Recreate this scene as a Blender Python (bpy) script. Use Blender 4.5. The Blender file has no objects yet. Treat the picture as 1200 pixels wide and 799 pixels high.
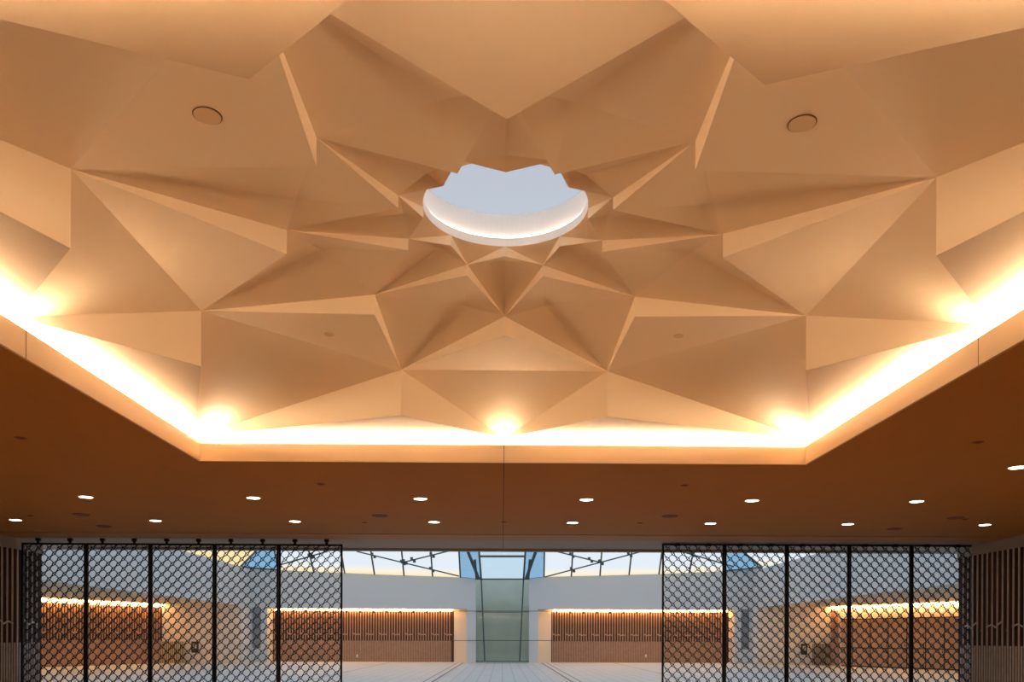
import bpy, math
from mathutils import Vector, Matrix
sc = bpy.context.scene
C = sc.collection
sin, cos, R = math.sin, math.cos, math.radians

# ------------------------------------------------------------------ materials
def mat(name, col, rough=.6, metal=0, spec=.3, noise=0, scale=8, bump=0, bscale=60):
    m = bpy.data.materials.new(name); m.use_nodes = True
    nt = m.node_tree; b = nt.nodes['Principled BSDF']
    b.inputs['Base Color'].default_value = (*col, 1)
    b.inputs['Roughness'].default_value = rough
    b.inputs['Metallic'].default_value = metal
    b.inputs['Specular IOR Level'].default_value = spec
    tc = nt.nodes.new('ShaderNodeTexCoord')
    if noise:
        n = nt.nodes.new('ShaderNodeTexNoise'); n.inputs['Scale'].default_value = scale
        n.inputs['Detail'].default_value = 4
        r = nt.nodes.new('ShaderNodeValToRGB')
        r.color_ramp.elements[0].position = .3; r.color_ramp.elements[1].position = .7
        r.color_ramp.elements[0].color = (*[c * (1 - noise) for c in col], 1)
        r.color_ramp.elements[1].color = (*[min(1, c * (1 + noise)) for c in col], 1)
        nt.links.new(tc.outputs['Object'], n.inputs['Vector'])
        nt.links.new(n.outputs['Fac'], r.inputs['Fac'])
        nt.links.new(r.outputs['Color'], b.inputs['Base Color'])
    if bump:
        n = nt.nodes.new('ShaderNodeTexNoise'); n.inputs['Scale'].default_value = bscale
        u = nt.nodes.new('ShaderNodeBump'); u.inputs['Strength'].default_value = bump
        u.inputs['Distance'].default_value = .002
        nt.links.new(tc.outputs['Object'], n.inputs['Vector'])
        nt.links.new(n.outputs['Fac'], u.inputs['Height'])
        nt.links.new(u.outputs['Normal'], b.inputs['Normal'])
    return m

def emis(name, col, s):
    m = bpy.data.materials.new(name); m.use_nodes = True
    nt = m.node_tree; nt.nodes.clear()
    e = nt.nodes.new('ShaderNodeEmission'); o = nt.nodes.new('ShaderNodeOutputMaterial')
    e.inputs[0].default_value = (*col, 1); e.inputs[1].default_value = s
    nt.links.new(e.outputs[0], o.inputs[0]); return m

def glass(name, tint, gloss=.06):
    m = bpy.data.materials.new(name); m.use_nodes = True
    nt = m.node_tree; nt.nodes.clear()
    t = nt.nodes.new('ShaderNodeBsdfTransparent'); t.inputs[0].default_value = (*tint, 1)
    g = nt.nodes.new('ShaderNodeBsdfGlossy'); g.inputs['Roughness'].default_value = .05
    x = nt.nodes.new('ShaderNodeMixShader'); x.inputs[0].default_value = gloss
    o = nt.nodes.new('ShaderNodeOutputMaterial')
    nt.links.new(t.outputs[0], x.inputs[1]); nt.links.new(g.outputs[0], x.inputs[2])
    nt.links.new(x.outputs[0], o.inputs[0]); return m

WARM = (1.0, .79, .52)
M = dict(
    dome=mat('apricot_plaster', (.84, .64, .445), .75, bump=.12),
    cove=mat('cove_plaster_shade_toned', (.70, .50, .33), .75, bump=.12),  # dome plaster with shade put into its colour, so the soffit tips read darker
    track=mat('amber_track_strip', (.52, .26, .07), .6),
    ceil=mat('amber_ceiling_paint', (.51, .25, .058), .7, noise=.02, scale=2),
    soffit=mat('grey_soffit_paint', (.44, .38, .33), .7),
    fascia=mat('fascia_plaster', (.84, .64, .44), .6, bump=.08),
    groove=mat('joint_shadow_gap', (.10, .05, .025), .9),
    floor=mat('honey_timber_floor', (.58, .42, .27), .45, noise=.2, scale=3),
    dark=mat('dark_wall_backing', (.055, .018, .010), .8),
    slat=mat('pale_brown_slat', (.82, .73, .68), .5, noise=.12, scale=5),
    backwood=mat('niche_backing_wood', (.10, .04, .022), .6),
    wood=mat('warm_oak_slat', (.55, .32, .20), .5, noise=.10, scale=5),
    cab=mat('oak_cabinet_veneer', (.62, .35, .19), .45, noise=.10, scale=3),
    black=mat('black_metal', (.012, .012, .014), .5),
    steel=mat('dark_steel', (.10, .12, .13), .4, metal=.3),
    white=mat('white_lobby_paint', (.66, .67, .67), .6),
    drum=mat('white_drum_paint', (.92, .89, .87), .5),
    beige=mat('beige_niche_paint', (.76, .66, .54), .6),
    pane=mat('grey_recess_panel', (.26, .27, .29), .6),
    stone=mat('green_grey_stone', (.78, .76, .70), .6, noise=.06, scale=1.2),
    grille=mat('grille_bronze', (.60, .49, .34), .5),
    sign=mat('bronze_plate', (.06, .045, .03), .5),
    cover=mat('detector_cover', (.70, .48, .27), .6),
    vent=mat('brown_vent_metal', (.20, .09, .05), .6),
    strip=emis('cove_led', WARM, 330),
    lamp=emis('downlight_lens', (1, .88, .68), 11),
    niche_led=emis('niche_led', (1, .54, .20), 46),
    cap=glass('skylight_glass', (.93, .90, .88), .0),
    ring=emis('skylight_ring_led', (1, .86, .74), 4.5),
    clear=glass('clear_glass', (.93, .96, .98), .04),
    blue=glass('blue_glass', (.62, .77, .88), .06),
    deepblue=glass('deep_blue_glass', (.16, .33, .52), .1),
    bayglass=glass('green_glass', (.88, .93, .90), .05),
)
def floor_tiles():
    m = mat('grey_lobby_tiles', (.55, .56, .55), .45)
    nt = m.node_tree; b = nt.nodes['Principled BSDF']
    tc = nt.nodes.new('ShaderNodeTexCoord'); br = nt.nodes.new('ShaderNodeTexBrick')
    br.offset = 0
    br.inputs['Color1'].default_value = (.60, .61, .59, 1); br.inputs['Color2'].default_value = (.64, .65, .63, 1)
    br.inputs['Mortar'].default_value = (.46, .47, .46, 1)
    br.inputs['Scale'].default_value = 1; br.inputs['Mortar Size'].default_value = .022
    br.inputs['Brick Width'].default_value = .45; br.inputs['Row Height'].default_value = .9
    nt.links.new(tc.outputs['Object'], br.inputs['Vector'])
    nt.links.new(br.outputs['Color'], b.inputs['Base Color']); return m
M['tiles'] = floor_tiles()
def frosted():
    # backlit frosted panes: daylight above, warm lamps along their foot
    m = bpy.data.materials.new('lit_frosted_glass'); m.use_nodes = True
    nt = m.node_tree; nt.nodes.clear()
    tc = nt.nodes.new('ShaderNodeTexCoord'); sp = nt.nodes.new('ShaderNodeSeparateXYZ')
    r = nt.nodes.new('ShaderNodeValToRGB'); e = nt.nodes.new('ShaderNodeEmission')
    n = nt.nodes.new('ShaderNodeTexNoise'); n.inputs['Scale'].default_value = .6
    ad = nt.nodes.new('ShaderNodeMath'); ad.operation = 'MULTIPLY_ADD'; ad.inputs[1].default_value = .35
    o = nt.nodes.new('ShaderNodeOutputMaterial')
    el = r.color_ramp.elements
    el[0].position = .12; el[0].color = (.98, .78, .42, 1)
    el[1].position = .75; el[1].color = (.74, .82, .90, 1)
    k = el.new(.38); k.color = (.92, .86, .74, 1)
    nt.links.new(tc.outputs['Object'], sp.inputs[0]); nt.links.new(tc.outputs['Object'], n.inputs['Vector'])
    nt.links.new(n.outputs['Fac'], ad.inputs[0]); nt.links.new(sp.outputs['Z'], ad.inputs[2])
    nt.links.new(ad.outputs[0], r.inputs[0]); nt.links.new(r.outputs[0], e.inputs[0])
    e.inputs[1].default_value = .80
    nt.links.new(e.outputs[0], o.inputs[0]); return m
M['frost'] = frosted()

# ------------------------------------------------------------------ helpers
class MB:
    def __init__(s): s.v = []; s.f = []
    def poly(s, *pts):
        i = len(s.v); s.v += [tuple(p) for p in pts]; s.f.append(tuple(range(i, i + len(pts)))); return s
    def box(s, x0, x1, y0, y1, z0, z1):
        i = len(s.v)
        s.v += [(x, y, z) for z in (z0, z1) for y in (y0, y1) for x in (x0, x1)]
        s.f += [tuple(i + k for k in q) for q in ((0, 2, 3, 1), (4, 5, 7, 6), (0, 1, 5, 4), (2, 6, 7, 3), (0, 4, 6, 2), (1, 3, 7, 5))]
        return s
    def bar(s, a, b, w, h=None, up=(0, 0, 1)):
        a, b = Vector(a), Vector(b); h = h or w; d = (b - a).normalized(); up = Vector(up)
        if abs(d.dot(up)) > .98: up = Vector((0, 1, 0))
        x = d.cross(up).normalized(); y = x.cross(d); i = len(s.v)
        for p in (a, b):
            for q in ((-1, -1), (1, -1), (1, 1), (-1, 1)):
                s.v.append(tuple(p + x * q[0] * w / 2 + y * q[1] * h / 2))
        s.f += [tuple(i + k for k in q) for q in ((0, 1, 2, 3), (7, 6, 5, 4), (0, 4, 5, 1), (1, 5, 6, 2), (2, 6, 7, 3), (3, 7, 4, 0))]
        return s
    def lathe(s, prof, n=32, c=(0, 0, 0), a0=0, closed=True):
        i = len(s.v); m = len(prof)
        for k in range(n):
            a = 2 * math.pi * k / n + a0
            for r, z in prof: s.v.append((c[0] + r * cos(a), c[1] + r * sin(a), c[2] + z))
        for k in range(n):
            for j in range(m - 1):
                p, q = i + k * m + j, i + ((k + 1) % n) * m + j
                s.f.append((p, q, q + 1, p + 1))
        return s
    def disc(s, r, z, n=32):
        s.poly(*[(r * cos(2 * math.pi * k / n), r * sin(2 * math.pi * k / n), z) for k in range(n)]); return s
    def slab(s, pts, off):
        off = Vector(off); n = len(pts); a = [Vector(p) for p in pts]; b = [p + off for p in a]
        s.poly(*a); s.poly(*b[::-1])
        for k in range(n): s.poly(a[k], b[k], b[(k + 1) % n], a[(k + 1) % n])
        return s
    def build(s, name, m, parent=None, loc=None, smooth=False):
        me = bpy.data.meshes.new(name)
        o = Vector(loc) if loc is not None else Vector((0, 0, 0))
        if parent is not None and loc is None: o = Vector((0, 0, 0))
        me.from_pydata([tuple(Vector(p) - o) for p in s.v] if loc is not None else s.v, [], s.f); me.update()
        me.materials.append(m)
        if smooth:
            for p in me.polygons: p.use_smooth = True
        ob = bpy.data.objects.new(name, me); C.objects.link(ob)
        if parent: ob.parent = parent
        if loc is not None: ob.location = loc
        return ob

def tag(o, label=None, cat=None, group=None, kind=None):
    if label: o['label'] = label
    if cat: o['category'] = cat
    if group: o['group'] = group
    if kind: o['kind'] = kind
    return o
def empty(name, loc=(0, 0, 0), rot=(0, 0, 0)):
    o = bpy.data.objects.new(name, None); C.objects.link(o); o.location = loc; o.rotation_euler = rot
    o.empty_display_size = .2
    return o
def copy_tree(o, parent=None):
    c = o.copy(); C.objects.link(c)
    if parent: c.parent = parent
    for ch in [x for x in C.objects if x.parent == o]: copy_tree(ch, c)
    return c
ORD = 'first second third fourth fifth sixth seventh eighth ninth tenth eleventh twelfth thirteenth fourteenth fifteenth sixteenth'.split()

# ------------------------------------------------------------------ camera (level, shifted lens)
D = 7.8; FPX = 973.512; HY = 747.935; CX = 599.072
YAW, ROLL, DX, EYE = .01109, -.00349, -.00256 * 7.8, 1.5
rt = Vector((cos(YAW), -sin(YAW), 0)); fw = Vector((sin(YAW), cos(YAW), 0)); up0 = Vector((0, 0, 1))
rx = rt * cos(ROLL) - up0 * sin(ROLL); ux = rt * sin(ROLL) + up0 * cos(ROLL)
cd = bpy.data.cameras.new('camera'); cam = bpy.data.objects.new('camera', cd); C.objects.link(cam)
m4 = Matrix.Identity(4)
for i in range(3): m4[i][0] = rx[i]; m4[i][1] = ux[i]; m4[i][2] = -fw[i]
m4[0][3] = DX; m4[2][3] = EYE
cam.matrix_world = m4
cd.sensor_width = 36; cd.lens = FPX * 36 / 1200; cd.shift_x = (600 - CX) / 1200; cd.shift_y = (HY - 399.5) / 1200
cd.clip_end = 400
sc.camera = cam
def ray(x, y):
    u, v = (x - CX) / FPX, (HY - y) / FPX
    return rx * u + ux * v + fw
O = Vector((DX, 0, EYE))
def at(x, y, Y):                       # the point the photo shows at (x, y), at distance Y into the hall
    d = ray(x, y); return O + d * (Y / d.y)
def onz(x, y, Z):
    d = ray(x, y); return O + d * ((Z - EYE) / d.z)
def onplane(x, y, a, b, c):
    n = (b - a).cross(c - a); d = ray(x, y); return O + d * (n.dot(a - O) / n.dot(d)), n.normalized()

# ------------------------------------------------------------------ star dome
S = .57317 * D; ZC = EYE + .33264 * D            # half side of the square coffer, flat ceiling height
ZF = EYE + .3665 * D                             # top of fascia
def ring(r, z, ph): a = R(ph); return Vector((r * D * sin(a), D + r * D * cos(a), EYE + z * D))
def sh(ph, d): m = ph % 90; return ph + (d if m < 45 else -d)
A = {}; A2 = {}; Cn = {}; C2 = {}; B = {}; B2 = {}; RR = {}; R2 = {}; T = {}
for k in range(8):
    p = 22.5 + 45 * k
    A[p] = ring(.13302, .50458, sh(p, .183)); A2[p] = ring(.13302, .49013, sh(p, .183))
    Cn[p] = ring(.46378, .46054, sh(p, -.032)); C2[p] = ring(.46378, .3825, sh(p, -.032))
    q = 45 * k
    RR[q] = ring(.0991, .51853, q); R2[q] = ring(.0991, .50539, q)
    B[q] = ring(.2625, .489, q); B2[q] = ring(.2625, .4606, q)
    e = S + .105; a = R(q)
    t = e if q % 90 == 0 else e * 2 ** .5
    T[q] = Vector((t * sin(a), D + t * cos(a), EYE + .3825 * D))
def nb(d, p, s): return d[(p + s * 22.5) % 360]

dome = empty('star_dome', (0, D, 0))
tag(dome, 'apricot plaster dome folded into an eight-pointed star around the round skylight', 'ceiling dome')
def dpart(mb, name, parent, m=M['dome']):
    o = mb.build(name, m, None); o.parent = parent
    o.matrix_parent_inverse = Matrix.Translation((0, -D, 0)) if parent == dome else Matrix.Identity(4)
    return o
def oriented(mb, *pts):                           # face looking down / inwards
    a, b, c = [Vector(p) for p in pts[:3]]
    n = (b - a).cross(c - a)
    ctr = (a + b + c) / 3
    if n.dot(Vector((0, D, 0)) - ctr) < 0: pts = pts[::-1]
    mb.poly(*pts)
# inner tier: ring of small facets between skylight and A, its risers, then kites R' A B
VI = {45 * k: ring(.1225, .5046 + .0060, 45 * k) for k in range(8)}
VM = {22.5 + 45 * k: ring(.2440, .489 + .0055, sh(22.5 + 45 * k, -8.4)) for k in range(8)}
inner = MB(); mid = MB(); outer = MB(); NS = 8
for k in range(8):
    q = 45 * k
    a, b = nb(A2, q, -1), nb(A2, q, 1)
    for s in (-1, 1):
        oriented(inner, RR[q], R2[q], nb(A, q, s))              # riser of the innermost star
    for s in (-1, 1):
        oriented(mid, nb(A, q, s), nb(A2, q, s), B[q])
    p = q + 22.5
    for s in (-1, 1): oriented(outer, nb(B, p, s), nb(B2, p, s), Cn[p])
ti = dpart(inner, 'inner_tier', dome); tm = dpart(mid, 'middle_tier', dome); to = dpart(outer, 'outer_tier', dome)
for k in range(8):
    q = 45 * k; p = q + 22.5
    mb = MB()                                                    # flat collar piece touching the skylight
    arc = [ring(.0991, .51853, q + 45 * j / NS) for j in range(NS + 1)]
    mb.poly(*(arc + [A[p]])); dpart(mb, 'collar_facet', ti)
    mb = MB()
    for s in (-1, 1): oriented(mb, R2[q], nb(A, q, s), VI[q]); oriented(mb, VI[q], nb(A, q, s), B[q])
    dpart(mb, 'inner_kite', ti)
    mb = MB()
    for s in (-1, 1): oriented(mb, A2[p], nb(B, p, s), VM[p]); oriented(mb, VM[p], nb(B, p, s), Cn[p])
    dpart(mb, 'middle_kite', tm)
    mb = MB(); oriented(mb, B2[q], nb(Cn, q, -1), nb(Cn, q, 1)); oriented(mb, nb(Cn, q, -1), nb(Cn, q, 1), T[q])
    dpart(mb, 'star_point', to)
# cove soffit: flat panel outside the star, with the vertical risers of the points
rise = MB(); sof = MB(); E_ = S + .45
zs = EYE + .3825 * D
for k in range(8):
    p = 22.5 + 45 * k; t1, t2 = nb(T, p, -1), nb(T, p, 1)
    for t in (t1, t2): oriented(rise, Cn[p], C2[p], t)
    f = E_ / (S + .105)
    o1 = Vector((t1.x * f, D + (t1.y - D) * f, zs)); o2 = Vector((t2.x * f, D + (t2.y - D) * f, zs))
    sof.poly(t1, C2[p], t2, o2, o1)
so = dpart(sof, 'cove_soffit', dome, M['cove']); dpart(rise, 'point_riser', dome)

# fascia, trough and light strips
def fascia_side(k):
    rot = Matrix.Translation((0, D, 0)) @ Matrix.Rotation(-k * math.pi / 2, 4, 'Z')
    def ob(mb, name, m, parent=None):
        o = mb.build(name, m, parent)
        if parent is None: o.matrix_world = rot
        return o
    side = ('rear', 'right', 'front', 'left')[k]
    f = ob(MB().slab([(-S, S, ZC), (S, S, ZC), (S + .03, S + .03, ZC), (-S - .03, S + .03, ZC)], (0, 0, ZF - ZC)), 'trim_%d' % (k + 1), M['fascia'])
    tag(f, kind='structure')
    MB().box(-.004, .004, S - .002, S, ZC, ZF).build('joint', M['groove'], f)
    MB().slab([(-S - .03, S + .03, ZF - .08), (S + .03, S + .03, ZF - .08), (E_, E_, ZF - .08), (-E_, E_, ZF - .08)], (0, 0, .03)).build('trough', M['dome'], f)
    MB().slab([(-E_, E_, ZF - .08), (E_, E_, ZF - .08), (E_ + .05, E_ + .05, ZF - .08), (-E_ - .05, E_ + .05, ZF - .08)], (0, 0, .4)).build('upstand', M['dome'], f)
    ls = ob(MB().box(-S - .03, S + .03, S + .045, S + .075, ZF - .055, ZF - .018), 'light_strip', M['slat'])
    tag(ls, 'warm cove light strip behind the %s fascia of the star ceiling' % {'rear': 'far', 'right': 'right', 'front': 'near', 'left': 'left'}[side], 'strip light', 'cove light strips')
    tb = MB(); n8 = 10; r8 = .012
    for i in range(n8):
        a0, a1 = 2 * math.pi * i / n8, 2 * math.pi * (i + 1) / n8
        tb.poly(*[(x, S + .06 + r8 * cos(a), ZF - .004 + r8 * sin(a)) for x, a in ((-S - .04, a0), (S + .04, a0), (S + .04, a1), (-S - .04, a1))])
    tb.build('tube_lens', M['strip'], ls)
for k in range(4): fascia_side(k)

# skylight
zr = EYE + .51853 * D; r0 = .0991 * D
sk = empty('round_skylight', (0, D, zr))
tag(sk, 'round skylight with white drum at the crown of the star dome', 'skylight')
MB().lathe([(r0, 0), (r0, .085), (r0 + .05, .085), (r0 + .05, .35), (r0 + .12, .36), (r0 + .12, 0.02), (r0, 0)], 96).build('drum', M['drum'], sk, smooth=False)
rg = MB().lathe([(r0 + .012, .086), (r0 + .012, .100), (r0 + .030, .100), (r0 + .030, .086)], 64).build('light_ring', M['ring'], sk)
gl = []
for j in range(7):
    a = j / 6 * R(90); gl.append(((r0 + .06) * cos(a), .352 + .16 * sin(a)))
MB().lathe(gl, 64).build('glass_cap', M['cap'], sk, smooth=True)

# covers on the dome
def dome_disc(x, y, tri, rad, label):
    pt, n = onplane(x, y, *tri)
    if n.z > 0: n = -n
    o = empty('detector_cover', pt); o.rotation_euler = n.to_track_quat('Z', 'Y').to_euler()
    tag(o, label, 'ceiling cover', 'round covers set in the dome')
    MB().lathe([(rad * .93, 0), (rad * .93, .006), (rad, .006), (rad, 0)], 40).build('rim', M['groove' if rad > .08 else 'cover'], o)
    MB().disc(rad * .93, .010, 40).lathe([(rad * .93, 0), (rad * .93, .010)], 40).build('cover_plate', M['cover'], o)
dome_disc(243, 135, (B2[225], Cn[247.5], Cn[202.5]), .098, 'larger round flush cover on the upper left facet of the star dome')
dome_disc(940, 144, (B2[135], Cn[112.5], Cn[157.5]), .098, 'larger round flush cover on the upper right facet of the star dome')
dome_disc(386, 391.5, (B2[315], Cn[292.5], Cn[337.5]), .06, 'small round cover on the lower left facet of the star dome')
dome_disc(795, 393.5, (B2[45], Cn[67.5], Cn[22.5]), .06, 'small round cover on the lower right facet of the star dome')

# ------------------------------------------------------------------ hall shell
XW = 12.8; YR = -5.0; YE = 23.2; YC = 20.75; H0 = ZC
def st(mb, name, m, loc=None): return tag(mb.build(name, m, None, loc), kind='structure')
e = S + .03
cb = MB()
cb.box(-XW, -e, YR, YC, ZC, ZC + .12); cb.box(e, XW, YR, YC, ZC, ZC + .12)
cb.box(-e, e, YR, D - e, ZC, ZC + .12); cb.box(-e, e, D + e, YC, ZC, ZC + .12)
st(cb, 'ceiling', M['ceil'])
# track strip (colour a little brighter than the ceiling) and grey soffit under the lobby edge
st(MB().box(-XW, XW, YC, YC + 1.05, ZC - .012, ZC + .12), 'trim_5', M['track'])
yb = 24.05
st(MB().box(-XW - 2, XW + 2, YC + 1.05, yb, ZC, ZC + .12), 'trim_6', M['soffit'])
st(MB().box(-XW - 4, XW + 4, yb, yb + .25, EYE + 102.3 / FPX * yb, ZC + .5), 'trim_7', M['soffit'])
st(MB().box(.0 - .006, .006, D + e, yb, ZC - .003, ZC).box(-.005, .005, YC, YC + 1.05, ZC - .015, ZC - .011), 'trim_8', M['groove'])
st(MB().box(-XW - 1, XW + 1, YR, YE, -.1, 0), 'floor', M['floor'])
lob = st(MB().box(-30, 30, YE, 60, -.1, 0), 'floor_lobby', M['tiles'])
st(MB().box(-XW - 1, XW + 1, YR - .2, YR, 0, ZC + .12), 'wall_rear', M['fascia'])
for s, nm in ((-1, 'left'), (1, 'right')):
    x0 = s * XW
    a, b = sorted((x0 + s * .07, x0 + s * .3))
    st(MB().box(a, b, YR, YE, 0, ZC + .12), 'wall_' + nm, M['dark'])

def slat_wall(name, label, a, b, z0, zlow, zchev, ztop, P, w, dep, inward, m, mback, zhead=None, shift=0):
    """vertical slats between a and b (plan points): wide pitch above, half pitch below, chevron links"""
    a, b = Vector((a[0], a[1], 0)), Vector((b[0], b[1], 0)); d = (b - a); L = d.length; d.normalize()
    n = Vector((-d.y, d.x, 0)) * inward
    root = empty(name, a + Vector((0, 0, z0)))
    tag(root, label, 'slatted wall', 'slatted timber walls')
    def bx(mb, s0, s1, za, zb, p0, p1):
        q = [a + d * s0 + n * p0, a + d * s1 + n * p0, a + d * s1 + n * p1, a + d * s0 + n * p1]
        mb.slab([(v.x - a.x, v.y - a.y, za - z0) for v in q], (0, 0, zb - za))
    bk = MB(); bx(bk, 0, L, z0, ztop, -.07, -.003); bk.build('backing_board', mback, root)
    if zhead: h = MB(); bx(h, 0, L, ztop, zhead, -.07, dep * 1.2); h.build('header', M['soffit'], root)
    N = int(L / P); up = MB(); lo = MB(); ch = MB()
    for i in range(N):
        s = i * P + P / 2 + shift
        if s + P > L: continue
        bx(up, s - w / 2, s + w / 2, zlow, ztop, 0, dep)
        for j in (0, 1): bx(lo, s + j * P / 2 - w / 2, s + j * P / 2 + w / 2, z0, zlow, 0, dep)
        if i % 5 == 0 and i + 3 < N and s + 3.2 * P < L:
            def pt(k, z): v = d * (s + k * P) + n * (dep * 1.15); return (v.x, v.y, z - z0)
            h = P * .5
            ch.bar(pt(0, zchev + h), pt(1, zchev), w * .9, w * 1.2)
            ch.bar(pt(1, zchev - h * .4), pt(2, zchev + h * .4), w * .9, w * 1.2)
            ch.bar(pt(2, zchev + h * .4), pt(3, zchev - h * .2), w * .9, w * 1.2)
            ch.bar(pt(3.95, zchev - h), pt(4.05, zchev - h), w * .9, w * 1.2)
    up.build('upper_slats', m, root); lo.build('lower_slats', m, root)
    if ch.v: ch.build('chevron_links', m, root)
    return root
slat_wall('slatted_wall', 'dark slatted timber side wall at the far left of the photo, beside the left hanging screen', (-XW, 16.5), (-XW, YE), 0, 1.35, 1.86, 3.80, .225, .026, .034, -1, M['slat'], M['dark'], ZC)
slat_wall('slatted_wall', 'dark slatted timber side wall at the far right of the photo, beside the right hanging screen', (XW, 16.5), (XW, YE), 0, 1.35, 1.86, 3.80, .225, .026, .034, 1, M['slat'], M['dark'], ZC)

# downlights
def downlight(x, y):
    o = empty('downlight', (x, y, ZC))
    MB().lathe([(.118, -.001), (.14, -.006), (.145, 0)], 32).build('trim_ring', M['fascia'], o)
    MB().disc(.118, -.004, 32).build('lens', M['lamp'], o)
    ld = bpy.data.lights.new('lamp', 'SPOT'); ld.energy = 62; ld.color = (1, .80, .56); ld.spot_size = R(105); ld.spot_blend = .6
    ld.shadow_soft_size = .1
    lo = bpy.data.objects.new('lamp', ld); C.objects.link(lo); lo.parent = o; lo.location = (0, 0, -.03)
    return o
proto = downlight(0, 0); used = False
def put(x, y, label, group):
    global used
    o = proto if not used else copy_tree(proto); used = True
    o.location = (x, y, ZC); tag(o, label, 'downlight', group)
for i in range(6): put(-7.75 + 3.1 * i, 15.5, 'round downlight in the ceiling row nearer the star coffer, %s from the left' % ORD[i], 'recessed downlights in the flat ceiling')
for i in range(8): put(-10.85 + 3.1 * i, 18.6, 'round downlight in the ceiling row nearer the hanging screens, %s from the left' % ORD[i], 'recessed downlights in the flat ceiling')
put(7.72, 12.4, 'round downlight at the right edge of the photo, right of the star coffer', 'recessed downlights in the flat ceiling')
# unseen downlights added on the same grid so floor bounce brightens dome and ceiling
side_rows = 'beside the star coffer', 'second beside the coffer', 'third beside the coffer', 'nearest the camera beside the coffer'
for j, y in enumerate((12.4, 9.3, 6.2, 3.1)):
    for x, l in ((-10.85, 'far left'), (-7.75, 'left'), (7.75, 'right'), (10.85, 'far right')):
        if j == 0 and x == 7.75: continue
        put(x, y, 'added downlight in the %s column of the ceiling, %s' % (l, side_rows[j]), 'recessed downlights in the flat ceiling')
for j, y in enumerate((0, -3.1)):
    for i in range(8): put(-10.85 + 3.1 * i, y, 'added downlight in the %s row above the camera, %s from the left' % (ORD[j], ORD[i]), 'recessed downlights in the flat ceiling')
# ceiling vents and sprinklers
for x, y, l in ((95, 602.5, 'at the left, between the two downlight rows'), (445, 604, 'left of the middle of the ceiling'), (785, 604.5, 'right of the middle of the ceiling'), (1120, 606.5, 'at the right, between the two downlight rows'),
                (122, 616.5, 'at the left, close above the left hanging screen'), (1048, 619.5, 'at the right, close above the right hanging screen')):
    p = onz(x, y, ZC); o = empty('ceiling_speaker', p)
    tag(o, 'dark round flush speaker grille ' + l, 'ceiling speaker', 'dark round grilles in the flat ceiling')
    MB().lathe([(.15, -.001), (.165, -.012), (.175, 0)], 28).build('rim', M['vent'], o)
    MB().disc(.15, -.006, 28).build('grille', M['vent'], o)
for x, y, l in ((24, 513, 'at the far left under the coffer corner'), (1146, 518, 'at the far right under the coffer corner'), (376, 567, 'left of centre near the coffer'), (802, 568.5, 'right of centre near the coffer'),
                (427.5, 612, 'between the fourth and third downlights of the far row'), (750, 612.5, 'between the fifth and sixth downlights of the far row'), (590.5, 611.5, 'on the centre line of the ceiling'), (36, 604, 'above the leftmost downlight of the far row'), (1131, 608, 'beside the rightmost dark speaker grille')):
    p = onz(x, y, ZC); o = empty('sprinkler', p)
    tag(o, 'small flush sprinkler cap ' + l, 'sprinkler', 'small sprinkler caps in the flat ceiling')
    MB().lathe([(.0, -.02), (.03, -.018), (.055, -.008), (.075, 0), (.05, .02), (0, .02)], 20).build('cap', M['vent'], o)

# ------------------------------------------------------------------ hanging lattice screens
def lattice(W, H, n, mirror):
    p = W / n; mb = MB(); m = int(H / p) + 1; t = .016; g = .032
    sg = -1 if mirror else 1
    def add(x0, z0, x1, z1, w=t):
        # clip to panel height
        if max(z0, z1) > -.02 or min(z0, z1) < -H + .02: return
        if min(x0, x1) < -.001 or max(x0, x1) > W + .001: return
        mb.bar((x0, 0, z0), (x1, 0, z1), w, .03, up=(0, 1, 0))
    h = p / 2
    for i in range(0, 2 * n + 1):
        for j in range(0, 2 * m + 1):
            if (i + j) % 2: continue
            x, z = i * h, -j * h
            # a crossing: little elongated loop plus the wires leaving it
            l = h * .46; dx, dz = sg * l, l; nx, nz = -sg * g * .8, g * .8
            a = (x - dx, z - dz); b = (x + dx, z + dz)
            for s in (-1, 1):
                c = (x + s * nx, z + s * nz)
                add(a[0], a[1], c[0], c[1]); add(c[0], c[1], b[0], b[1])
            X1, Z1 = x + sg * h, z + h                # neighbour along the doubled direction
            add(b[0], b[1], X1 - dx, Z1 - dz, t * 1.9)
            # single thin wire across, bowed so that cells look rounded
            X2, Z2 = x - sg * h, z + h; bo = .25 * g
            mx, mz = (x + X2) / 2, (z + Z2) / 2
            add(x, z, mx + sg * bo, mz + bo, t * .95); add(mx + sg * bo, mz + bo, X2, Z2, t * .95)
    return mb
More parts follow.
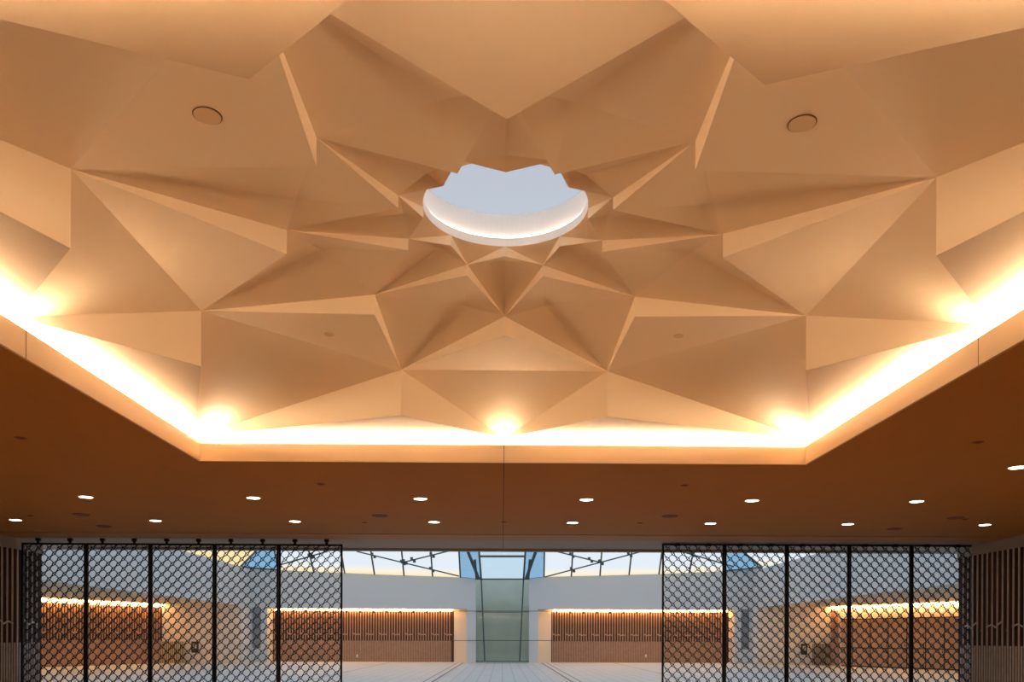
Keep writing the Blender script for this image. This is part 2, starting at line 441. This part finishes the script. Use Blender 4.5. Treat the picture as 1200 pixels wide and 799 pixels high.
def screen(xs, Y, ytop, side):
    W = (at(xs[-1], ytop, Y).x - at(xs[0], ytop, Y).x) / 5; H = 4.0
    x0 = at(xs[0], ytop, Y).x; zt = at(xs[0] * .5 + xs[-1] * .5, ytop, Y).z
    H = zt - .03
    pr = empty('lattice_panel', (x0, Y, zt))
    W0 = W; W -= .012; f = MB(); fw_ = .045
    f.box(0, fw_, -.03, .03, -H, 0).box(W - fw_, W, -.03, .03, -H, 0).box(fw_, W - fw_, -.03, .03, -.05, 0).box(fw_, W - fw_, -.03, .03, -H, -H + .05)
    f.build('frame', M['black'], pr)
    lattice(W - .04, H, 6, side == 'right').build('lattice', M['black'], pr).location.x = .02
    for q in (.25, .75):
        hg = MB(); hg.box(q * W - .055, q * W + .055, -.04, .04, ZC - zt - .075, ZC - zt).box(q * W - .03, q * W + .03, -.02, .02, .0, ZC - zt - .075)
        hg.build('hanger', M['black'], pr)
    for i in range(5):
        o = pr if i == 0 else copy_tree(pr)
        o.location = (x0 + W0 * i, Y, zt)
        where = ('outermost, next to the left slatted wall', 'second from the left wall', 'middle one of five', 'fourth from the left wall', 'innermost, with the free edge')
        if side == 'right': where = ('innermost, with the free edge', 'second from the free edge', 'middle one of five', 'fourth from the free edge', 'outermost, next to the right slatted wall')
        tag(o, 'black metal lattice panel of the %s hanging screen, %s' % (side, where[i]), 'screen panel', '%s row of hanging lattice panels' % side)
screen((26, 402), 22.0, 636.8, 'left')
screen((776, 1141), 22.5, 637.8, 'right')

# ------------------------------------------------------------------ lobby
YF = 51.0; ZN = EYE + 34.3 / FPX * YF                # far wall, niche head height
def P(x, y, Y=YF): return at(x, y, Y)
XL, XR_ = P(280, 710, 48.7).x, P(893, 710, 48.7).x
def wall_poly(pts, Y=YF, th=.3):
    mb = MB(); mb.slab([P(x, y, Y) for x, y in pts], (0, th, 0)); return mb
def rect(x0, x1, z0, z1, Y0, Y1, xx=True):
    a, b = P(x0, 750).x, P(x1, 750).x; return MB().box(a, b, Y0, Y1, z0, z1)
# upper wall, left and right, with sloping head
zf = ZN
for s, nm, top, xa, xb in ((-1, 'wall_far_left', ((557.5, 677.8), (545, 676.3), (470, 673.8), (402, 671), (327, 667.5), (282, 663.5)), 280, 557.5),
                     (1, 'wall_far_right', ((620, 677.5), (632, 676), (704, 674.2), (772, 672.5), (850, 669), (893, 664)), 620, 893)):
    tp = [P(x, y) for x, y in top]
    lo = [Vector((P(xb if s < 0 else xa, 700).x, YF, zf)), Vector((P(xa if s < 0 else xb, 700).x, YF, zf))]
    pts = tp + [lo[1], lo[0]]
    st(MB().slab(pts, (0, .3, 0)), nm, M['white'])
# niches, recessed 0.9 m into far wall
def niche(xn0, xn1, xe, side):
    a = P(xn0, 750).x; b = P(xn1, 750).x; e_ = P(xe, 750).x
    yb_ = YF + 1.3
    left, right = (a, e_) if side == 'left' else (e_, b)
    # soffit and reveals
    st(MB().box(min(a, e_) - .3, max(b, e_) + .3, YF + .3, yb_ + .3, zf + .12, zf + .25), 'trim_%d' % (9 if side == 'left' else 10), M['white'])
    sl = slat_wall('slatted_wall', 'brown slatted timber wall in the lit niche %s of the central glass bay' % side, (a, yb_), (b, yb_), 0, 1.33, 1.72, zf - .12, .164, .052, .05, -1, M['wood'], M['backwood'])
    rv = (b, yb_, e_, YF) if side == 'left' else (a, yb_, e_, YF)
    x0, y0, x1, y1 = rv
    mb = MB(); th = .1 if side == 'left' else -.1
    mb.slab([(x0, y0, 0), (x1, YF + .3, 0), (x1 + th, YF + .3, 0), (x0 + th, y0 + .2, 0)], (0, 0, zf + .12))
    oe = a if side == 'left' else b; so_ = -.2 if side == 'left' else .2
    mb.box(*sorted((oe, oe + so_)), YF + .3, yb_ + .3, 0, zf + .12)
    st(mb, 'wall_niche_' + side, M['beige'])
    led = tag(MB().box(a + .12, b - .12, yb_ - .16, yb_ - .10, zf - .05, zf - .02).build('light_strip', M['niche_led']), 'warm light strip along the head of the niche %s of the central bay' % side, 'strip light', 'lobby niche light strips')
    st(MB().box(a, b, yb_ - .05, yb_ + .1, zf - .12, zf + .12), 'trim_%d' % (11 if side == 'left' else 12), M['beige'])
niche(313, 530.5, 547, 'left'); niche(647.5, 860.5, 630.5, 'right')
# wall strips beside niches
st(rect(547, 557.5, 0, zf, YF, YF + .3), 'wall_strip_left', M['white'])
st(rect(620, 630.5, 0, zf, YF, YF + .3), 'wall_strip_right', M['white'])
st(rect(278, 313, 0, zf, YF, YF + .3), 'wall_pier_left', M['white'])
st(rect(860.5, 895, 0, zf, YF, YF + .3), 'wall_pier_right', M['white'])
for (x0, x1, s) in ((296, 305.5, 'left'), (868.5, 877.5, 'right')):
    z0, z1 = P(300, 759).z, P(300, 711.5).z
    tag(rect(x0, x1, z0, z1, YF - .04, YF).build('wall_panel', M['pane']), 'tall narrow grey panel on the pale pier at the %s end of the lobby' % s, 'wall panel', 'grey pier panels')
# side upper walls, soffits, angled lit niches
for s, nm, x_in, xa, xb in ((-1, 'left', XL, 47, 190), (1, 'right', XR_, 1121, 974)):
    zt_, zb_ = EYE + 4.17, EYE + 1.9
    a, b = sorted((x_in, x_in + s * .3))
    st(MB().box(a, b, 25.5, YF + .3, zb_, zt_), 'wall_side_' + nm, M['white'])
    # angled rear wall of side recess
    q1 = P(xb, 745, 47.9); q0 = P(xa, 745, 41.1); dd = (q0 - q1); dd.z = 0
    q2 = q1 + dd * 1.35                           # runs on behind the slatted side wall
    st(MB().slab([(x_in + s * .3, 25.5, zb_ + .002), (x_in + s * .3, YF, zb_ + .002), (q1.x + s * .6, YF, zb_ + .002), (q2.x + s * 3, q2.y, zb_ + .002), (q2.x + s * 3, 25.5, zb_ + .002)], (0, 0, .2)), 'ceiling_recess_' + nm, M['beige'])
    # frontal beige wall between pier and recess
    st(MB().slab([(q1.x, q1.y, 0), (x_in, 48.7, 0), (x_in, 49, 0), (q1.x, q1.y + .3, 0)], (0, 0, zb_)), 'wall_recess_' + nm, M['beige'])
    st(MB().box(*sorted((x_in, x_in + s * .25)), 48.9, YF, 0, zb_), 'wall_return_' + nm, M['white'])
    n = Vector((-dd.y, dd.x, 0)).normalized()
    if n.y > 0: n = -n
    if s < 0:
        slat_wall('slatted_wall', 'brown slatted timber wall seen through the left hanging screen in the angled lobby recess', (q2.x, q2.y), (q1.x, q1.y), 0, 1.33, 1.72, EYE + 1.68, .164, .062, .05, -1, M['wood'], M['backwood'])
        mb = MB(); mb.bar((q1.x, q1.y, 3.38), (q2.x, q2.y, 3.38), .1, .36, ); st(mb, 'trim_13', M['beige'])
    else:
        # beige wall above, run of tall cupboards in front
        mb = MB(); mb.slab([(q1.x, q1.y, 0), (q2.x, q2.y, 0), (q2.x - n.x * .2, q2.y - n.y * .2, 0), (q1.x - n.x * .2, q1.y - n.y * .2, 0)], (0, 0, zb_)); st(mb, 'wall_cupboard_back', M['beige'])
        slat_wall('slatted_wall', 'narrow strip of brown slats between beige wall and cupboards behind the right screen', (q1.x, q1.y), (q1.x + dd.x * .09, q1.y + dd.y * .09), 0, 1.33, 1.72, EYE + 1.68, .11, .05, .06, -1, M['wood'], M['backwood'])
        u = dd.normalized(); hc = EYE + 1.16
        bounds = [986, 999, 1020, 1041, 1063, 1085, 1107, 1128]
        pts = []
        for xx in bounds:
            d_ = ray(xx, 748); t = (Vector((q1.x, q1.y, 0)) + n * .45); nn = n
            k = (nn.dot(t) - nn.dot(Vector((O.x, O.y, 0)))) / nn.dot(Vector((d_.x, d_.y, 0))); pts.append(Vector((O.x + d_.x * k, O.y + d_.y * k, 0)))
        for i in range(7):
            a_, b_ = pts[i], pts[i + 1]
            c = empty('cupboard', ((a_.x + b_.x) / 2, (a_.y + b_.y) / 2, 0)); o_ = Vector(c.location)
            tag(c, 'tall oak cupboard behind the right hanging screen, %s from the left of seven' % ORD[i], 'cupboard', 'run of tall oak cupboards')
            def loc(v, z): return (v.x - o_.x, v.y - o_.y, z)
            mb = MB(); mb.slab([loc(a_, 0), loc(b_, 0), loc(b_ - n * .42, 0), loc(a_ - n * .42, 0)], (0, 0, hc)); mb.build('carcass', M['backwood'], c)
            g = (b_ - a_) * .035
            for z0, z1 in ((.06, 1.02), (1.07, hc - .05)):
                mb = MB(); mb.slab([loc(a_ + g, z0), loc(b_ - g, z0), loc(b_ - g + n * .025, z0), loc(a_ + g + n * .025, z0)], (0, 0, z1 - z0)); dr = mb.build('door', M['cab'], c)
                h = b_ - g * 2.5 + n * .04; zc = (z1 - .12 if z0 < 1 else z0 + .12)
                MB().bar(loc(h, zc - .07), loc(h, zc + .07), .02).build('handle', M['black'], dr)
    mb = MB(); off = n * .14
    mb.bar((q1.x + off.x, q1.y + off.y, zb_ - .06), (q2.x + off.x, q2.y + off.y, zb_ - .06), .05, .04)
    tag(mb.build('light_strip', M['niche_led']), 'warm light strip heading the angled recess on the %s side of the lobby' % nm, 'strip light', 'lobby niche light strips')
    # louvre grille and small plate on the frontal wall
    gx = (191, 218, 224, 232) if s < 0 else (972.5, 950.5, 939, 946)
    yy = 48.1
    ga, gb = sorted((P(gx[0], 750, yy).x, P(gx[1], 750, yy).x)); z1 = P(200, 751.5, yy).z
    def yw(x): return q1.y + (48.7 - q1.y) * (x - q1.x) / (x_in - q1.x)
    ym = min(yw(ga), yw(gb)) - .03
    lv = empty('louvre_grille', ((ga + gb) / 2, ym - .06, 0)); hw = (gb - ga) / 2
    tag(lv, 'bronze louvre grille low on the beige wall at the %s side of the lobby' % nm, 'grille', 'lobby louvre grilles')
    MB().box(-hw, hw, .03, .05, .03, z1).build('backing_board', M['grille'], lv)
    mb = MB(); k = 12
    for i in range(k + 1):
        xx = -hw + 2 * hw * i / k; mb.box(xx - .011, xx + .011, .0, .03, .03, z1)
    mb.build('slats', M['sign'], lv)
    pa, pb = sorted((P(gx[2], 750, yy).x, P(gx[3], 750, yy).x)); ym = min(yw(pa), yw(pb)) + .02
    pl = empty('wall_plate', ((pa + pb) / 2, ym - .1, P(200, 764.5, yy).z)); hh = P(200, 751.5, yy).z - P(200, 764.5, yy).z; hw = (pb - pa) / 2
    tag(pl, 'small dark bronze plate on the beige wall at the %s side of the lobby' % nm, 'wall plate', 'dark wall plates')
    MB().box(-hw, hw, 0, .07, 0, hh).build('plate', M['sign'], pl)
    MB().box(-hw * .55, hw * .55, -.015, 0, hh * .35, hh * .8).build('inset', M['grille'], pl)

# spotlights along niche heads
def spot(x):
    o = empty('spotlight', (x, YF + 1.12, zf - .13))
    MB().box(-.02, .02, -.02, .02, .03, .14).build('stem', M['black'], o)
    MB().lathe([(0, .05), (.055, .05), (.075, -.1), (.06, -.1), (0, -.06)], 14).build('head', M['black'], o)
    return o
sp = spot(0)
n_ = 0
for side, x0, dx, k in (('left', 516, -15.7, 13), ('right', 652.5, 15.65, 14)):
    for i in range(k):
        o = sp if n_ == 0 else copy_tree(sp); n_ += 1
        o.location.x = P(x0 + dx * i, 722, YF + 1.12).x
        tag(o, 'tiny black spotlight under the %s niche head, %s from the central glass bay' % (side, ORD[i]), 'spotlight', 'spotlights along the %s niche' % side)
for x, y, s in ((418.5, 768.5, 'left'), (757, 768.5, 'right')):
    p = P(x, y, YF + 1.24); o = empty('wall_socket', (p.x, YF + 1.235, p.z))
    tag(o, 'small white socket plate on the brown slats of the %s niche' % s, 'socket', 'white sockets on the niche slats')
    MB().box(-.04, .04, -.02, 0, -.09, .09).build('plate', M['drum'], o)
    MB().box(-.02, .02, -.028, -.02, -.04, .0).build('switch', M['pane'], o)

# central bay: stone wall seen behind tall glass
YB = 53.2
a, b = P(550, 750, YB).x, P(627, 750, YB).x
st(MB().box(a, b, YB, YB + .3, 0, P(590, 679, YB).z), 'wall_bay', M['stone'])
for s, x in ((-1, 557.5), (1, 620)):
    xx = P(x, 750).x; st(MB().box(*sorted((xx, xx - s * .0 + s * .2)), YF + .3, YB, 0, P(590, 679, YF).z), 'wall_bay_%s' % ('left' if s < 0 else 'right'), M['stone'])
w3 = empty('window_3', (P(589, 750).x, YF + .1, 0)); tag(w3, kind='structure')
def lp(v): return (v.x - w3.location.x, v.y - w3.location.y, v.z)
YG = YF + .1
gl_ = MB(); gl_.slab([lp(P(557.5, 776, YG)), lp(P(620, 776, YG)), lp(P(620, 678, YG)), lp(P(557.5, 678, YG))], (0, .03, 0)); gl_.build('glass_pane', M['bayglass'], w3)
for (p, q, w) in (((557.5, 716.3), (568, 717.2), .05), ((568, 717.2), (610, 717.2), .07), ((610, 717.2), (620, 716.3), .05), ((557.5, 750.3), (620, 750.5), .07), ((564, 679), (568, 774.5), .09), ((613.5, 679), (609, 774.5), .09), ((557.5, 774.8), (620, 774.8), .06)):
    MB().bar(lp(P(*p, YG - .03)), lp(P(*q, YG - .03)), w, .04).build('mullion', M['steel'], w3)
# thin joint lines and glass guard across the bay front
for y, x0, x1, l in ((715.9, 530, 648, 'upper thin steel line crossing the bay at niche head height'), (750.4, 530, 648, 'thin steel handrail crossing in front of the central glass bay')):
    o = MB().bar(P(x0, y, YF - .12), P(x1, y, YF - .12), .035, .035).build('handrail', M['steel'])
    tag(o, l, 'handrail')

# leaning glazing above the far wall
LEAN = 1.35                                            # metres towards the hall per 23 px of height
def G(x, y, ybase):                                    # point on glazing: base at YF, leaning forward
    return P(x, y, YF - .02 - max(0, (ybase - y)) * LEAN / 23)
def glazing(name, base, panes, tops, mullions):
    w = empty(name, P(base[0], base[1])); tag(w, kind='structure')
    L = w.location
    for (b0, b1, t0, t1, m) in panes:
        yb0, yb1 = b0[1], b1[1]
        q = [G(b0[0], b0[1], yb0) - L, G(b1[0], b1[1], yb1) - L, G(t1[0], t1[1], yb1) - L, G(t0[0], t0[1], yb0) - L]
        # pane origin at foot, so the material's height runs from its foot
        f = q[0]; mb = MB(); mb.slab([v - f for v in q], (0, .03, 0)); o = mb.build('glass_pane', M[m], w); o.location = f
    for (b_, t_, wd) in mullions:
        MB().bar(G(*b_, b_[1]) - L + Vector((0, -.05, 0)), G(*t_, b_[1]) - L + Vector((0, -.05, 0)), wd, .08).build('mullion', M['steel'], w)
    return w
yt = 640
def ext(b, t): k = (b[1] - yt) / (b[1] - t[1]); return (b[0] + (t[0] - b[0]) * k, yt)
ml = [((327, 667.6), (322, 646)), ((368, 669.8), (362.5, 647)), ((404, 671.2), (400, 647)), ((439, 672.8), (435, 647)), ((473.5, 674), (471, 647)), ((507, 675.2), (505, 647)), ((539.5, 676.3), (538, 647))]
mr = [((637.5, 675.8), (638, 647)), ((669.5, 675), (671, 647)), ((703, 674.3), (705, 647)), ((737, 673.3), (740, 647)), ((772, 672.4), (775.5, 647)), ((807.5, 671), (812, 647)), ((849, 669), (845, 647))]
ml = [(b, ext(b, t)) for b, t in ml]; mr = [(b, ext(b, t)) for b, t in mr]
w1 = glazing('window_1', (430, 672), [(ml[i][0], ml[i + 1][0], ml[i][1], ml[i + 1][1], 'frost') for i in range(6)], None, [(b, t, .09) for b, t in ml])
w2 = glazing('window_2', (740, 673), [(mr[i][0], mr[i + 1][0], mr[i][1], mr[i + 1][1], 'frost') for i in range(6)], None, [(b, t, .09) for b, t in mr])
# blue corner glass and pale sliver beyond, both sides
glazing('window_4', (300, 665), [((282, 664), (327, 668), (306, yt), (321, yt), 'blue')], None, [((282, 664), (306, yt), .10), ((282, 664), (327, 668), .14)])
glazing('window_5', (870, 665), [((849, 669), (893, 664.5), (845, yt), (862, yt), 'blue')], None, [((893, 664.5), (862, yt), .10), ((849, 669), (893, 664.5), .14)])
glazing('window_6', (250, 655), [((216, 647), (283, 664), (190, yt), (306, yt), 'frost')], None, [])
glazing('window_7', (920, 655), [((893, 664.5), (958, 648), (862, yt), (985, yt), 'frost')], None, [])
# centre bay roof
glazing('window_8', (589, 678), [((564, 679), (613.5, 679), (561, yt), (616, yt), 'clear'), ((539.5, 676.5), (564, 679), (538, yt), (561, yt), 'blue'), ((613.5, 679), (637.5, 676), (616, yt), (638.3, yt), 'blue')], None,
        [((564, 679), (561, yt), .11), ((613.5, 679), (616, yt), .11), ((561, 678), (546, yt), .17), ((616.5, 678), (630, yt), .17), ((557, 678.5), (620.5, 678.5), .10), ((558.5, 678), (556.5, 656), .14), ((619, 678), (621, 656), .14)])
o = MB().bar(G(561, 652, 679) + Vector((0, -.1, 0)), G(616, 652, 679) + Vector((0, -.1, 0)), .12, .12).build('roof_beam', M['steel'])
tag(o, 'grey steel beam across the blue roof glass of the central bay', 'beam')
# tie rods with clamps
def tie(p, q, lab, clamps):
    r = empty('tie_rod', P(*p, YF - 1.6)); L = r.location
    tag(r, lab, 'tie rod', 'crossing tie rods in front of the leaning glazing')
    def g(pt): return P(pt[0], pt[1], YF - 1.5 - (670 - pt[1]) * LEAN / 23) - L
    MB().bar(g(p), g(q), .07, .07).build('rod', M['steel'], r)
    for c in clamps:
        t = (c - p[0]) / (q[0] - p[0]); y = p[1] + (q[1] - p[1]) * t
        for dx, dy in ((-1.6, -1.8), (1.6, 1.8)):
            v = g((c + dx, y + dy)); MB().lathe([(0, -.07), (.085, -.07), (.085, .07), (0, .07)], 10, v).build('clamp', M['steel'], r)
tie((418, 646), (538, 675), 'tie rod sloping down to the right towards the bay, left glazing', (437.5, 472, 506))
tie((470, 659.5), (536, 643), 'tie rod rising to the right beside the bay, left glazing', (474.5, 484, 506.5))
tie((322, 663.5), (384, 646), 'tie rod rising to the right behind the left hanging screen', (327, 363.5, 366))
tie((638.5, 676), (760, 644), 'tie rod rising to the right away from the bay, right glazing', (671, 704.5, 738))
tie((640, 643), (706, 659.5), 'tie rod sloping down to the right beside the bay, right glazing', (670, 692, 704))
tie((795, 645), (860, 664), 'tie rod sloping down to the right behind the right hanging screen', (811, 847))

# floor joints of the lobby
for x, w, l in ((-2.40, .10, 1), (-2.72, .05, 0), (2.42, .10, 1), (2.74, .05, 0), (-6.88, .04, 0), (6.9, .04, 0)):
    st(MB().box(x - w / 2, x + w / 2, YE, YF, 0, .004), 'trim_%d' % (20 + int(x * 2 + 15)), M['steel'] if l else M['pane'])

# ------------------------------------------------------------------ light
w = bpy.data.worlds.new('sky'); sc.world = w; w.use_nodes = True
nt = w.node_tree; bg = nt.nodes['Background']
tc = nt.nodes.new('ShaderNodeTexCoord'); sp_ = nt.nodes.new('ShaderNodeSeparateXYZ'); rp = nt.nodes.new('ShaderNodeValToRGB')
nt.links.new(tc.outputs['Generated'], sp_.inputs[0]); nt.links.new(sp_.outputs['Z'], rp.inputs[0]); nt.links.new(rp.outputs[0], bg.inputs[0])
rp.color_ramp.elements[0].position = 0; rp.color_ramp.elements[0].color = (.60, .76, .86, 1)
rp.color_ramp.elements[1].position = .55; rp.color_ramp.elements[1].color = (.47, .515, .60, 1)
bg.inputs[1].default_value = .87

vs = sc.view_settings
vs.view_transform = 'Standard'; vs.look = 'None'; vs.exposure = .40; vs.gamma = 1; vs.use_curve_mapping = False
